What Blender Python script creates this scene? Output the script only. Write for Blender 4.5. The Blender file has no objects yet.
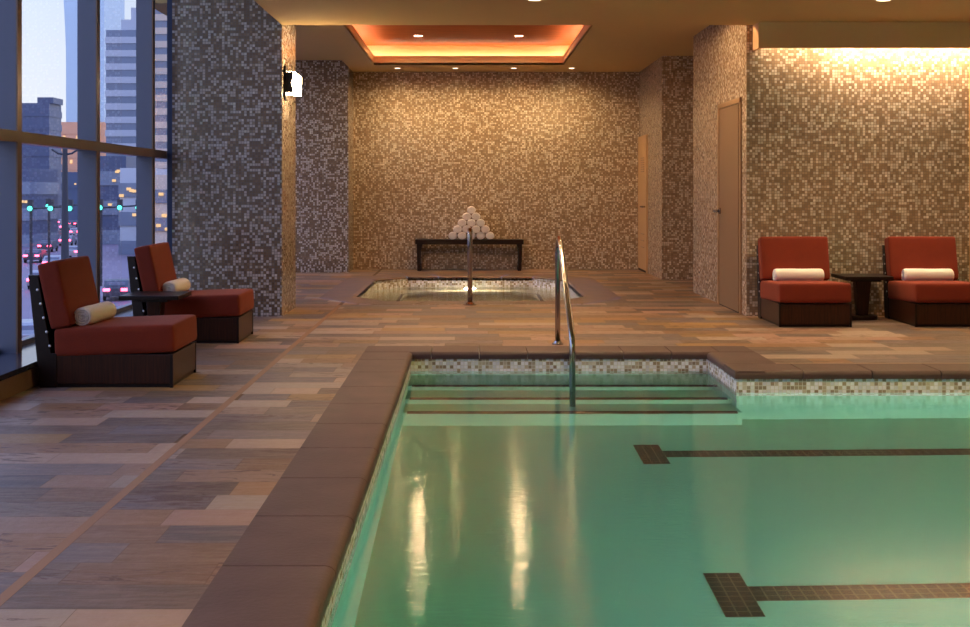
import bpy, bmesh, math, random
from mathutils import Vector, Matrix
R = random.Random(7)
sc = bpy.context.scene
COL = sc.collection
PI = math.pi

# ------------------------------------------------------------------ materials
def srgb(r, g, b):
    def f(c):
        c /= 255.0
        return c / 12.92 if c <= .04045 else ((c + .055) / 1.055) ** 2.4
    return (f(r), f(g), f(b), 1.0)

class NT:
    """small node-building helper"""
    def __init__(s, name):
        s.m = bpy.data.materials.new(name); s.m.use_nodes = True
        s.t = s.m.node_tree; s.n = s.t.nodes; s.l = s.t.links
        s.n.clear()
        s.out = s.n.new('ShaderNodeOutputMaterial')
    def put(s, sock, v):
        if hasattr(v, 'is_output') or isinstance(v, bpy.types.NodeSocket): s.l.new(v, sock)
        else: sock.default_value = v
    def math(s, op, a, b=None, c=None, clamp=False):
        n = s.n.new('ShaderNodeMath'); n.operation = op; n.use_clamp = clamp
        s.put(n.inputs[0], a)
        if b is not None: s.put(n.inputs[1], b)
        if c is not None: s.put(n.inputs[2], c)
        return n.outputs[0]
    def vmath(s, op, a, b=None, scale=None):
        n = s.n.new('ShaderNodeVectorMath'); n.operation = op
        s.put(n.inputs[0], a)
        if b is not None: s.put(n.inputs[1], b)
        if scale is not None: s.put(n.inputs['Scale'], scale)
        return n.outputs[0]
    def comb(s, x, y, z):
        n = s.n.new('ShaderNodeCombineXYZ')
        for i, v in enumerate((x, y, z)): s.put(n.inputs[i], v)
        return n.outputs[0]
    def sep(s, v):
        n = s.n.new('ShaderNodeSeparateXYZ'); s.put(n.inputs[0], v); return n.outputs
    def white(s, v):
        n = s.n.new('ShaderNodeTexWhiteNoise'); n.noise_dimensions = '3D'; s.put(n.inputs['Vector'], v)
        return n.outputs
    def noise(s, v, scale, detail=4, rough=.55, dist=0):
        n = s.n.new('ShaderNodeTexNoise'); s.put(n.inputs['Vector'], v)
        n.inputs['Scale'].default_value = scale; n.inputs['Detail'].default_value = detail
        n.inputs['Roughness'].default_value = rough; n.inputs['Distortion'].default_value = dist
        return n.outputs['Fac']
    def ramp(s, f, stops, interp='LINEAR'):
        n = s.n.new('ShaderNodeValToRGB'); n.color_ramp.interpolation = interp
        e = n.color_ramp.elements
        while len(e) < len(stops): e.new(.5)
        for i, (p, c) in enumerate(stops):
            e[i].position = p; e[i].color = c if len(c) == 4 else (*c, 1)
        s.put(n.inputs[0], f); return n.outputs[0]
    def mix(s, f, a, b, mode='MIX'):
        n = s.n.new('ShaderNodeMix'); n.data_type = 'RGBA'; n.blend_type = mode
        s.put(n.inputs[0], f); s.put(n.inputs[6], a); s.put(n.inputs[7], b)
        return n.outputs[2]
    def coord(s, which='Object'):
        return s.n.new('ShaderNodeTexCoord').outputs[which]
    def mapping(s, v, scale=(1, 1, 1), loc=(0, 0, 0)):
        n = s.n.new('ShaderNodeMapping'); s.put(n.inputs['Vector'], v)
        n.inputs['Scale'].default_value = scale; n.inputs['Location'].default_value = loc
        return n.outputs[0]
    def bump(s, h, strength=.3, dist=.01):
        n = s.n.new('ShaderNodeBump'); n.inputs['Strength'].default_value = strength
        n.inputs['Distance'].default_value = dist; s.put(n.inputs['Height'], h); return n.outputs[0]
    def principled(s, color, rough=.5, metal=0, normal=None, **kw):
        n = s.n.new('ShaderNodeBsdfPrincipled')
        s.put(n.inputs['Base Color'], color); s.put(n.inputs['Roughness'], rough); s.put(n.inputs['Metallic'], metal)
        if normal is not None: s.l.new(normal, n.inputs['Normal'])
        for k, v in kw.items(): s.put(n.inputs[k.replace('_', ' ')], v)
        s.l.new(n.outputs[0], s.out.inputs[0]); return s.m

def plain(name, c, rough=.6, metal=0, var=.08, scale=6, bump=.0, bscale=60, stretch=(1, 1, 1), **kw):
    t = NT(name); co = t.mapping(t.coord(), stretch)
    f = t.noise(co, scale)
    col = t.mix(f, tuple(x * (1 - var) for x in c[:3]) + (1,), tuple(min(1, x * (1 + var)) for x in c[:3]) + (1,))
    nrm = t.bump(t.noise(co, bscale, 3), bump, .004) if bump else None
    return t.principled(col, rough, metal, nrm, **kw)

def emit(name, c, s):
    t = NT(name); n = t.n.new('ShaderNodeEmission'); n.inputs[0].default_value = c; n.inputs[1].default_value = s
    t.l.new(n.outputs[0], t.out.inputs[0]); return t.m

def mosaic(name, pal, grout, pitch=.0267, wobble=.06, rough=.17, seed=0., spec=.9):
    t = NT(name)
    p = t.sep(t.coord()); g = t.n.new('ShaderNodeNewGeometry'); n = t.sep(g.outputs['True Normal'])
    isx = t.math('GREATER_THAN', t.math('ABSOLUTE', n[0]), .6)
    isz = t.math('GREATER_THAN', t.math('ABSOLUTE', n[2]), .6)
    u = t.math('ADD', t.math('MULTIPLY', p[0], t.math('SUBTRACT', 1, isx)), t.math('MULTIPLY', p[1], isx))
    v = t.math('ADD', t.math('MULTIPLY', p[2], t.math('SUBTRACT', 1, isz)), t.math('MULTIPLY', p[1], isz))
    us = t.math('DIVIDE', t.math('ADD', u, 50.0), pitch); vs = t.math('DIVIDE', t.math('ADD', v, 50.0), pitch)
    cu = t.math('FLOOR', us); cv = t.math('FLOOR', vs)
    fu = t.math('FRACT', us); fv = t.math('FRACT', vs)
    du = t.math('ABSOLUTE', t.math('SUBTRACT', fu, .5)); dv = t.math('ABSOLUTE', t.math('SUBTRACT', fv, .5))
    gm = t.math('GREATER_THAN', t.math('MAXIMUM', du, dv), .43)
    cell = t.comb(cu, cv, t.math('ADD', t.math('MULTIPLY', isx, 7.3), seed))
    w = t.white(cell); w2 = t.white(t.vmath('ADD', cell, (31.7, 11.3, 5.1)))
    # two tiles share one tone now and then, which gives the mosaic its short dashes
    col = t.ramp(w[0], pal, 'CONSTANT')
    hsv = t.n.new('ShaderNodeHueSaturation'); t.l.new(col, hsv.inputs['Color'])
    t.put(hsv.inputs['Value'], t.math('ADD', t.math('MULTIPLY', w2[0], .36), .82))
    col = t.mix(gm, hsv.outputs[0], grout)
    nv = t.vmath('SCALE', t.vmath('SUBTRACT', w2[1], (.5, .5, .5)), scale=wobble)
    nn = t.vmath('NORMALIZE', t.vmath('ADD', g.outputs['Normal'], nv))
    rg = t.math('ADD', t.math('MULTIPLY', gm, .5), rough)
    return t.principled(col, rg, 0, nn, Specular_IOR_Level=spec)

def paver_mat():
    t = NT('slate_pavers')
    a = t.n.new('ShaderNodeVertexColor'); a.layer_name = 'tone'
    at_ = t.n.new('ShaderNodeAttribute'); at_.attribute_name = 'pick'; al = at_.outputs['Fac']
    co = t.coord(); off = t.comb(0, 0, t.math('MULTIPLY', al, 40.0))
    cc = t.vmath('ADD', co, off)
    streak = t.noise(t.mapping(cc, (1.6, 9, 1)), 2.2, 6, .6, .8)
    fine = t.noise(cc, 22, 6, .7)
    col = t.mix(t.ramp(streak, [(.42, (0, 0, 0)), (.66, (1, 1, 1))]), a.outputs['Color'], t.mix(.30, a.outputs['Color'], srgb(176, 148, 128)))
    col = t.mix(t.math('MULTIPLY', fine, .28), col, srgb(98, 82, 70))
    vein = t.noise(t.mapping(cc, (2.0, 7, 1), (3, 1, 0)), 1.9, 5, .65, 1.6)
    vm = t.math('MULTIPLY', t.ramp(vein, [(.555, (0, 0, 0)), (.60, (1, 1, 1))]), t.math('GREATER_THAN', al, .5))
    col = t.mix(t.math('MULTIPLY', vm, .8), col, srgb(84, 50, 34))
    h = t.math('ADD', streak, t.math('MULTIPLY', fine, .6))
    return t.principled(col, t.math('ADD', t.math('MULTIPLY', fine, .2), .34), 0, t.bump(h, .6, .008), Specular_IOR_Level=.35)

def wood(name, c1, c2, rough=.35, axis=0, scale=3.0, coat=.0):
    t = NT(name); s = [28, 28, 28]; s[axis] = 1.5
    f = t.noise(t.mapping(t.coord(), tuple(s)), scale, 6, .6, .5)
    col = t.mix(t.ramp(f, [(.3, (0, 0, 0)), (.7, (1, 1, 1))]), c1, c2)
    return t.principled(col, rough, 0, t.bump(f, .15, .002), Coat_Weight=max(0, coat), Coat_Roughness=.2, Specular_IOR_Level=.3 + coat)

def fabric():
    t = NT('rust_red_upholstery'); co = t.coord()
    w = t.noise(co, 170, 2, .6); f = t.noise(co, 9, 3)
    col = t.mix(f, srgb(124, 36, 5), srgb(142, 46, 8)); col = t.mix(t.math('MULTIPLY', w, .45), col, srgb(74, 16, 8))
    return t.principled(col, .9, 0, t.bump(w, .5, .003), Sheen_Weight=.06, Sheen_Roughness=.5, Sheen_Tint=(1, .5, .3, 1))

def towel_mat():
    t = NT('white_terry'); co = t.coord(); w = t.noise(co, 260, 3, .7)
    return t.principled(t.mix(w, srgb(232, 222, 214), srgb(250, 244, 238)), .95, 0, t.bump(w, .6, .004))

def water_mat(name='pool_water', dens=0, tint=(.68, .97, .90, 1)):
    t = NT(name); co = t.coord()
    h1 = t.noise(t.mapping(co, (.6, 1.2, 1)), 1.5, 2, .5, .2)
    h2 = t.noise(t.mapping(co, (.6, 1.7, 1)), 30, 2, .5)
    h = t.math('ADD', h1, t.math('MULTIPLY', h2, .5))
    nb = t.bump(h, .045, .05)
    rf = t.n.new('ShaderNodeBsdfRefraction'); rf.inputs['IOR'].default_value = 1.333; rf.inputs['Roughness'].default_value = 0
    rf.inputs['Color'].default_value = tint
    gl = t.n.new('ShaderNodeBsdfGlossy'); gl.inputs['Roughness'].default_value = .085
    fr = t.n.new('ShaderNodeFresnel'); fr.inputs['IOR'].default_value = 1.333
    for x in (gl, fr): t.l.new(nb, x.inputs['Normal'])
    mx = t.n.new('ShaderNodeMixShader'); t.l.new(fr.outputs[0], mx.inputs[0]); t.l.new(rf.outputs[0], mx.inputs[1]); t.l.new(gl.outputs[0], mx.inputs[2])
    t.l.new(mx.outputs[0], t.out.inputs[0])
    if dens:
        sc_ = t.n.new('ShaderNodeVolumeScatter'); sc_.inputs['Color'].default_value = (.62, .95, .86, 1); sc_.inputs['Density'].default_value = dens; sc_.inputs['Anisotropy'].default_value = 0
        t.l.new(sc_.outputs[0], t.out.inputs['Volume'])
    return t.m

def glass_mat():
    t = NT('window_glass')
    tr = t.n.new('ShaderNodeBsdfTransparent'); tr.inputs[0].default_value = (.90, .93, .96, 1)
    gl = t.n.new('ShaderNodeBsdfGlossy'); gl.inputs['Roughness'].default_value = .01
    lw = t.n.new('ShaderNodeLayerWeight'); lw.inputs[0].default_value = .5
    fr = t.math('ADD', .07, t.math('MULTIPLY', t.math('POWER', lw.outputs['Facing'], 5.0), .93))
    mx = t.n.new('ShaderNodeMixShader'); t.l.new(fr, mx.inputs[0]); t.l.new(tr.outputs[0], mx.inputs[1]); t.l.new(gl.outputs[0], mx.inputs[2])
    t.l.new(mx.outputs[0], t.out.inputs[0]); return t.m

def plaster_mat():
    t = NT('pool_plaster'); co = t.coord(); f = t.noise(co, 1.3, 4); g = t.noise(co, 90, 2)
    col = t.mix(f, srgb(152, 212, 188), srgb(164, 220, 198)); col = t.mix(t.math('MULTIPLY', g, .15), col, srgb(130, 170, 150))
    return t.principled(col, .8)

PAL = [(0, srgb(150, 124, 100)), (.32, srgb(160, 135, 111)), (.52, srgb(172, 149, 126)), (.62, srgb(204, 186, 166)), (.9, srgb(218, 204, 188))]
M = dict(
    mosaic=mosaic('glass_mosaic', PAL, srgb(112, 93, 76)),
    mosaic_dark=mosaic('glass_mosaic_column', [(0, srgb(116, 95, 74)), (.42, srgb(130, 108, 86)), (.54, srgb(148, 130, 110)), (.62, srgb(190, 180, 170)), (.92, srgb(204, 198, 190))], srgb(84, 76, 68), seed=3),
    mosaic_water=mosaic('waterline_mosaic', [(0, srgb(176, 152, 130)), (.22, srgb(202, 184, 164)), (.36, srgb(250, 245, 252)), (.6, srgb(255, 250, 255)), (.92, srgb(224, 212, 196))], srgb(226, 218, 206), seed=9, wobble=.03),
    tile_black=mosaic('black_lane_tile', [(0, srgb(20, 12, 11)), (.5, srgb(28, 17, 15)), (.8, srgb(16, 12, 14))], srgb(104, 100, 80), pitch=.0517, wobble=.01, seed=4, rough=.6, spec=.2),
    nosing=mosaic('step_nosing_tile', [(0, srgb(42, 26, 18)), (.5, srgb(54, 34, 24))], srgb(70, 52, 38), pitch=.05, wobble=.01, seed=5, rough=.6, spec=.2),
    paver=paver_mat(),
    grout=plain('paver_grout', srgb(112, 90, 70), .9, bump=.3),
    strip=plain('tan_joint_stone', srgb(150, 112, 80), .6, bump=.2),
    coping=plain('brown_sandstone', srgb(90, 69, 65), .5, var=.42, scale=4, bump=.4, bscale=45, Specular_IOR_Level=.35),
    ceiling=plain('tan_paint', srgb(198, 166, 110), .85, var=.02),
    valance=plain('beige_paint', srgb(220, 176, 126), .7, var=.02),
    cove=plain('cove_paint', srgb(226, 190, 146), .8, var=.02),
    ceil_wood=wood('cherry_ceiling_wood', srgb(138, 58, 20), srgb(184, 92, 36), .6, 0, 1.4, coat=-.25),
    dark_wood=wood('espresso_wood', srgb(20, 10, 7), srgb(36, 18, 12), .38, 0),
    brown_wood=wood('walnut_wood', srgb(40, 19, 10), srgb(70, 35, 19), .38, 2),
    bench_wood=wood('black_stained_wood', srgb(22, 12, 10), srgb(40, 22, 16), .35, 0),
    fabric=fabric(), towel=towel_mat(), water_spa=water_mat('spa_water', 0, (.93, .97, .88, 1)), plaster_cream=plain('cream_plaster', srgb(196, 184, 154), .8), water_murky=water_mat('pool_water_murky', .035), glass=glass_mat(), plaster=plaster_mat(),
    alu=plain('blue_grey_aluminium', srgb(96, 102, 122), .42, 0.25, var=.03),
    bronze=plain('bronze_cap', srgb(110, 90, 78), .35, .4, var=.03),
    sill=plain('polished_dark_sill', srgb(58, 60, 74), .14, 0, var=.05),
    curb=plain('curb_stone', srgb(142, 112, 84), .6, bump=.2),
    trimblue=plain('dark_blue_trim', srgb(58, 70, 96), .4, .3),
    door=plain('taupe_door_paint', srgb(132, 104, 78), .45, var=.03),
    door_light=plain('beige_door_paint', srgb(190, 152, 112), .5, var=.03),
    doorframe=plain('bronze_door_frame', srgb(150, 116, 84), .4, 0, var=.03),
    dark=plain('dark_gap', srgb(24, 16, 12), .7),  # dark colour standing for the shade under the doors
    steel=plain('polished_steel', (.42, .39, .36, 1), .13, 1, var=.02),
    chrome=plain('bright_nail', (.9, .88, .86, 1), .3, .6, var=.02),
    black=plain('black_metal', srgb(26, 18, 14), .35, .5),
    led=emit('cove_led', (1, .85, .62, 1), 8.0),
    lamp=emit('lamp_lens', (1, .80, .55, 1), 20.0),
    lamp_dim=emit('slot_lamp_lens', (1, .80, .56, 1), 2.6),
    sconce=emit('sconce_glass', (1, .72, .40, 1), 24.0),
    pool_lamp=emit('pool_lamp', (.85, 1, .9, 1), 6.0),
    trimring=plain('white_trim_ring', srgb(200, 176, 140), .5),
)

# ------------------------------------------------------------------ mesh helpers
def new(name, verts, faces, mat, parent=None, smooth=False, bevel=0, seg=2):
    me = bpy.data.meshes.new(name); me.from_pydata([tuple(v) for v in verts], [], faces); me.update()
    if bevel or True:
        bm = bmesh.new(); bm.from_mesh(me)
        if bevel:
            bmesh.ops.bevel(bm, geom=bm.edges[:], offset=bevel, segments=seg, profile=.5, affect='EDGES')
        bmesh.ops.recalc_face_normals(bm, faces=bm.faces[:])
        bm.to_mesh(me); bm.free()
    me.materials.append(M[mat] if isinstance(mat, str) else mat)
    if smooth: me.polygons.foreach_set('use_smooth', [True] * len(me.polygons))
    o = bpy.data.objects.new(name, me); COL.objects.link(o)
    if parent: o.parent = parent
    return o

class MB:
    def __init__(s): s.v = []; s.f = []
    def add(s, vs, fs):
        b = len(s.v); s.v += [tuple(v) for v in vs]; s.f += [[b + i for i in f] for f in fs]; return s
    def box(s, x0, x1, y0, y1, z0, z1, mtx=None):
        vs = [Vector((x, y, z)) for z in (z0, z1) for y in (y0, y1) for x in (x0, x1)]
        if mtx: vs = [mtx @ v for v in vs]
        return s.add(vs, [(0, 2, 3, 1), (4, 5, 7, 6), (0, 1, 5, 4), (2, 6, 7, 3), (0, 4, 6, 2), (1, 3, 7, 5)])
    def prism(s, poly, a, b, axis='x'):
        """extrude a 2D polygon: axis x -> poly in (y,z); y -> (x,z); z -> (x,y)"""
        def P(p, t): return {'x': (t, p[0], p[1]), 'y': (p[0], t, p[1]), 'z': (p[0], p[1], t)}[axis]
        n = len(poly)
        vs = [P(p, a) for p in poly] + [P(p, b) for p in poly]
        fs = [list(range(n))[::-1], list(range(n, 2 * n))] + [(i, (i + 1) % n, n + (i + 1) % n, n + i) for i in range(n)]
        return s.add(vs, fs)
    def tube(s, pts, r, n=14, cap=True):
        pts = [Vector(p) for p in pts]; rings = []
        up = None
        for i, p in enumerate(pts):
            d = ((pts[min(i + 1, len(pts) - 1)] - pts[max(i - 1, 0)])).normalized()
            if up is None:
                up = d.orthogonal().normalized()
            up = (up - d * up.dot(d)).normalized(); w = d.cross(up)
            rr = r[i] if isinstance(r, (list, tuple)) else r
            rings.append([p + up * rr * math.cos(2 * PI * k / n) + w * rr * math.sin(2 * PI * k / n) for k in range(n)])
        vs = [v for ring in rings for v in ring]; fs = []
        for i in range(len(rings) - 1):
            for k in range(n):
                a = i * n + k; b = i * n + (k + 1) % n; fs.append((a, b, b + n, a + n))
        if cap: fs += [list(range(n))[::-1], [len(vs) - n + k for k in range(n)]]
        return s.add(vs, fs)
    def build(s, name, mat, parent=None, **k): return new(name, s.v, s.f, mat, parent, **k)

def box(name, x0, x1, y0, y1, z0, z1, mat, parent=None, **k): return MB().box(x0, x1, y0, y1, z0, z1).build(name, mat, parent, **k)
def struct(o, label=None):
    o['kind'] = 'structure'
    if label: o['label'] = label; o['category'] = o.get('category', o.name.split('_')[0])
    return o
def tag(o, label, cat, group=None, kind=None):
    o['label'] = label; o['category'] = cat
    if group: o['group'] = group
    if kind: o['kind'] = kind
    return o
def empty(name, loc, rz=0):
    o = bpy.data.objects.new(name, None); COL.objects.link(o); o.location = loc; o.rotation_euler = (0, 0, rz); o.empty_display_size = .1
    return o
def copy_tree(o, parent=None):
    c = o.copy(); COL.objects.link(c)
    if parent: c.parent = parent
    for ch in list(o.children): copy_tree(ch, c)
    return c

# ------------------------------------------------------------------ camera
F = 1220.0
cam = bpy.data.cameras.new('camera'); co = bpy.data.objects.new('camera', cam); COL.objects.link(co)
cam.sensor_width = 36; cam.lens = F * 36 / 970; cam.shift_x = 15 / 970; cam.shift_y = -121.5 / 970
cam.clip_end = 2000; co.location = (0, 0, 1.2); co.rotation_euler = (PI / 2, 0, 0); sc.camera = co

# ------------------------------------------------------------------ room dimensions
H1 = 2.81      # lower ceiling over the pool
H2 = 3.065     # ceiling over the spa
H3 = 3.165     # ceiling over the rear left corner
HB = 4.2       # window bay
XL = -1.815; XG = -3.085; XM = -2.937; XC = -2.692
XR = 9.0; YB = -3.0; YE = 11.77; YF = 18.95; YLB = 18.2
PX0 = -.43; PY1 = 9.13; PXS = 1.772; PY2 = 8.155; PY0 = 1.85; PXR = 8.2; CW = .365
WL = -.143; SWL = -.155; PD = -1.04

# spa polygons (inner, outer)
def octo(hx, y0, y1, cx, cy): return [(-hx + cx, y0), (hx - cx, y0), (hx, y0 + cy), (hx, y1 - cy), (hx - cx, y1), (-hx + cx, y1), (-hx, y1 - cy), (-hx, y0 + cy)]
SPI = octo(1.315, 13.42, 17.37, .42, .62)
SPO = octo(1.71, 13.03, 17.78, .52, .80)

# ------------------------------------------------------------------ floor of slate pavers
def clip(poly, a, b, inside):
    out = []; n = len(poly)
    def side(p): return (b[0] - a[0]) * (p[1] - a[1]) - (b[1] - a[1]) * (p[0] - a[0])
    for i in range(n):
        p, q = poly[i], poly[(i + 1) % n]; sp, sq = side(p), side(q)
        if not inside: sp, sq = -sp, -sq
        if sp >= 0: out.append(p)
        if (sp > 0 and sq < 0) or (sp < 0 and sq > 0):
            t = sp / (sp - sq); out.append((p[0] + t * (q[0] - p[0]), p[1] + t * (q[1] - p[1])))
    return out
def area(p): return .5 * abs(sum(p[i][0] * p[(i + 1) % len(p)][1] - p[(i + 1) % len(p)][0] * p[i][1] for i in range(len(p))))
def subtract(polys, hole):
    res = []
    for poly in polys:
        rest = poly
        for i in range(len(hole)):
            a, b = hole[i], hole[(i + 1) % len(hole)]
            o = clip(rest, a, b, False)
            if len(o) > 2 and area(o) > 1e-5: res.append(o)
            rest = clip(rest, a, b, True)
            if len(rest) < 3: break
    return res
def rect(x0, x1, y0, y1): return [(x0, y0), (x1, y0), (x1, y1), (x0, y1)]
HOLES = [rect(PX0 - CW, PXS + CW, PY0 - CW, PY1 + CW), rect(PXS + CW - .001, PXR + CW, PY0 - CW, PY2 + CW), SPO]
TONES = [srgb(128, 114, 114), srgb(118, 108, 110), srgb(182, 144, 118), srgb(150, 112, 80), srgb(196, 174, 156), srgb(180, 140, 82), srgb(132, 114, 100), srgb(196, 154, 134), srgb(126, 102, 84), srgb(150, 132, 126), srgb(176, 130, 86), srgb(200, 168, 144), srgb(120, 108, 110)]
fl_v, fl_f, fl_c = [], [], []
def pavers(x0, x1, y0, y1, yoff=0.0):
    y = y0 + yoff - .22
    while y < y1:
        h = .22
        x = x0 - R.uniform(0, .6)
        while x < x1:
            w = R.choice([.28, .36, .45, .55, .62, .75, .9])
            a, b, c, d = max(x, x0), min(x + w, x1), max(y, y0), min(y + h, y1)
            g = .0008
            if b - a > .02 and d - c > .02:
                pol = [rect(a + g, b - g, c + g, d - g)]
                for hl in HOLES: pol = subtract(pol, hl)
                t = R.choice(TONES); v = R.uniform(.52, .78); al = R.random()
                for p in pol:
                    bi = len(fl_v); fl_v.extend((q[0], q[1], 0.0) for q in p); fl_f.append(list(range(bi, bi + len(p))))
                    fl_c.append((t[0] * v, t[1] * v, t[2] * v, al))
            x += w
        y += h
pavers(XC, -1.40, YB, YF, .03); pavers(-1.36, XR, YB, YF, .13)
me = bpy.data.meshes.new('floor'); me.from_pydata(fl_v, [], fl_f); me.update()
ca = me.color_attributes.new('tone', 'FLOAT_COLOR', 'CORNER')
for p in me.polygons:
    for li in p.loop_indices: ca.data[li].color = fl_c[p.index]
pk = me.attributes.new('pick', 'FLOAT', 'FACE')
for p in me.polygons: pk.data[p.index].value = fl_c[p.index][3]
me.materials.append(M['paver']); flo = bpy.data.objects.new('floor', me); COL.objects.link(flo); struct(flo)
# bed below the pavers with the same openings
bed = [rect(XC, XR, YB, YF)]
for hl in HOLES: bed = subtract(bed, hl)
mb = MB()
for p in bed: mb.add([(q[0], q[1], -.003) for q in p], [list(range(len(p)))])
o = mb.build('grout', 'grout', flo)
mb = MB()
for p in subtract([rect(-1.40, -1.36, YB, 12.95)], SPO): mb.add([(q[0], q[1], .0005) for q in p], [list(range(len(p)))])
o = mb.build('joint_strip', 'strip', flo); o['label'] = 'narrow tan stone strip running through the pavers'

# ------------------------------------------------------------------ pool coping with rounded nose
cop = MB()
def stone(p0, p1, inward, w=CW, j=.0035, dz=0):
    """one coping stone along p0->p1 (inner edge), profile rounded at the inner edge; inward = unit vector to the pool"""
    p0, p1 = Vector((*p0, 0)), Vector((*p1, 0)); d = (p1 - p0).normalized(); iw = Vector((*inward, 0))
    p0 = p0 + d * j; p1 = p1 - d * j
    prof = [(-w, -.05), (-w, .002), (-.035, .002)]
    for k in range(1, 7):
        a = PI / 2 * k / 6; prof.append((-.035 + .035 * math.sin(a), -.026 + .028 * math.cos(a)))
    prof += [(0, -.05)]
    n = len(prof); vs = [p0 + iw * a + Vector((0, 0, z)) for a, z in prof] + [p1 + iw * a + Vector((0, 0, z)) for a, z in prof]
    vs = [v + Vector((0, 0, dz)) for v in vs]
    cop.add(vs, [list(range(n))[::-1], list(range(n, 2 * n))] + [(i, (i + 1) % n, n + (i + 1) % n, n + i) for i in range(n)])
def run(a0, a1, L, mk, first=None):
    x = a0
    if first: mk(a0, a0 + first); x = a0 + first
    while x < a1 - .001:
        e = min(x + L, a1)
        if a1 - e < .12: e = a1
        mk(x, e); x = e
run(PY0, PY1, .602, lambda a, b: stone((PX0, a), (PX0, b), (1, 0)), first=.254)
run(PX0 + .14, PXS + CW, .36, lambda a, b: stone((a, PY1), (b, PY1), (0, -1)))
stone((PX0 - CW, PY1), (PX0 + .14, PY1), (0, -1))
run(PY2 + CW, PY1, .5, lambda a, b: stone((PXS, a), (PXS, b), (-1, 0)))
stone((PXS, PY2 + .004), (PXS, PY2 + CW), (-1, 0), w=.2, dz=-.0012)
run(PXS, PXR + CW, .46, lambda a, b: stone((a, PY2), (b, PY2), (0, -1)))
# square corner stone where the deck steps in
def flatstone(x0, x1, y0, y1): cop.box(x0, x1, y0, y1, -.05, .002)
run(PY0, PY2, .6, lambda a, b: stone((PXR, a), (PXR, b), (-1, 0)))
run(PX0 - CW, PXR + CW, .6, lambda a, b: stone((a, PY0), (b, PY0), (0, 1)))
o = cop.build('pool_coping', 'coping'); struct(o, 'brown sandstone coping with a rounded nose around the pool')
o['category'] = 'coping'
# the L-shaped inner corner needs stone behind both noses
# ------------------------------------------------------------------ pool basin
def quad(mb, *p): mb.add(p, [list(range(len(p)))])
IN = .012
px0 = PX0 - IN; py1 = PY1 + IN; pxs = PXS + IN; py2 = PY2 + IN; py0 = PY0 - IN; pxr = PXR + IN
outline = [(px0, py0), (pxr, py0), (pxr, py2), (pxs, py2), (pxs, py1), (px0, py1)]
mb = MB(); tz = -.27
for i in range(6):
    a, b = outline[i], outline[(i + 1) % 6]
    quad(mb, (*a, PD), (*b, PD), (*b, tz), (*a, tz))
quad(mb, *[(*p, PD) for p in outline])
basin = mb.build('pool_basin', 'plaster'); struct(basin, 'green tinted plaster pool basin under the water'); basin['category'] = 'pool'
mb = MB()
for i in range(6):
    a, b = outline[i], outline[(i + 1) % 6]
    quad(mb, (*a, tz), (*b, tz), (*b, -.048), (*a, -.048))
o = mb.build('waterline_band', 'mosaic_water', basin); o['label'] = 'band of white and tan mosaic tiles at the waterline'
# steps
st = [(8.646, WL - .18), (8.304, WL - .35), (7.99, WL - .52)]
mb = MB(); prof = [(py1, PD)]
prof = [(st[2][0], PD), (st[2][0], st[2][1]), (st[1][0], st[2][1]), (st[1][0], st[1][1]), (st[0][0], st[1][1]), (st[0][0], st[0][1]), (py1, st[0][1]), (py1, PD)]
mb.prism(prof, px0 + .001, pxs - .001, 'x'); o = mb.build('entry_steps', 'plaster', basin); o['label'] = 'three plaster steps going down into the water'
for y, z in st:
    mb = MB(); mb.prism([(y - .004, z - .035), (y - .004, z + .004), (y + .05, z + .004), (y + .05, z - .001), (y + .001, z - .001), (y + .001, z - .035)], px0 + .03, pxs - .03, 'x')
    mb.build('step_nosing', 'nosing', basin)
# lane markings
P = .0517
for yc in (7.21, 4.97, 2.73):
    mb = MB(); x0 = math.ceil(50 / P) * P - 50; y0 = x0
    mb.box(x0, x0 + 3 * P, y0, y0 + 9 * P, 0, .003).box(x0 + 3 * P, pxr - .993, y0 + 3 * P, y0 + 6 * P, 0, .003)
    mb.build('lane_marking', 'tile_black', basin).location = (.993 - x0, yc - 4.5 * P - y0, PD)
# water
big = [(px0 - .03, py0 - .03), (pxr + .03, py0 - .03), (pxr + .03, py2 + .03), (pxs + .03, py2 + .03), (pxs + .03, py1 + .03), (px0 - .03, py1 + .03)]
wat = MB().prism(big, PD - .03, WL, 'z').build('pool_water', 'water_murky'); tag(wat, 'still green water filling the swimming pool', 'water', kind='stuff')

# ------------------------------------------------------------------ spa
mb = MB(); n = 8; szt = -.33
for i in range(n):
    a, b = SPI[i], SPI[(i + 1) % n]; quad(mb, (*a, -1.0), (*b, -1.0), (*b, szt), (*a, szt))
quad(mb, *[(*p, -1.0) for p in SPI]); spa = mb.build('spa_basin', 'plaster_cream'); struct(spa, 'octagonal whirlpool basin sunk into the floor before the far wall'); spa['category'] = 'spa'
mb = MB()
for i in range(n):
    a, b = SPI[i], SPI[(i + 1) % n]; quad(mb, (*a, szt), (*b, szt), (*b, -.03), (*a, -.03))
mb.build('waterline_band', 'mosaic_water', spa)
SPB = octo(.90, 13.85, 16.98, .30, .42)
mb = MB(); zb = SWL - .36
for i in range(n):
    a, b, c, d = SPI[i], SPI[(i + 1) % n], SPB[(i + 1) % n], SPB[i]
    quad(mb, (*a, zb), (*b, zb), (*c, zb), (*d, zb)); quad(mb, (*d, zb), (*c, zb), (*c, -1.0), (*d, -1.0))
mb.build('bench_ledge', 'plaster_cream', spa)
SPB2 = octo(.94, 13.82, 17.02, .32, .44)
mb = MB()
for i in range(n):
    a, b, c, d = SPB2[i], SPB2[(i + 1) % n], SPB[(i + 1) % n], SPB[i]
    quad(mb, (*a, zb + .003), (*b, zb + .003), (*c, zb + .003), (*d, zb + .003)); quad(mb, (*d, zb + .003), (*c, zb + .003), (*c, zb - .03), (*d, zb - .03))
mb.build('ledge_nosing', 'nosing', spa)
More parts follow.
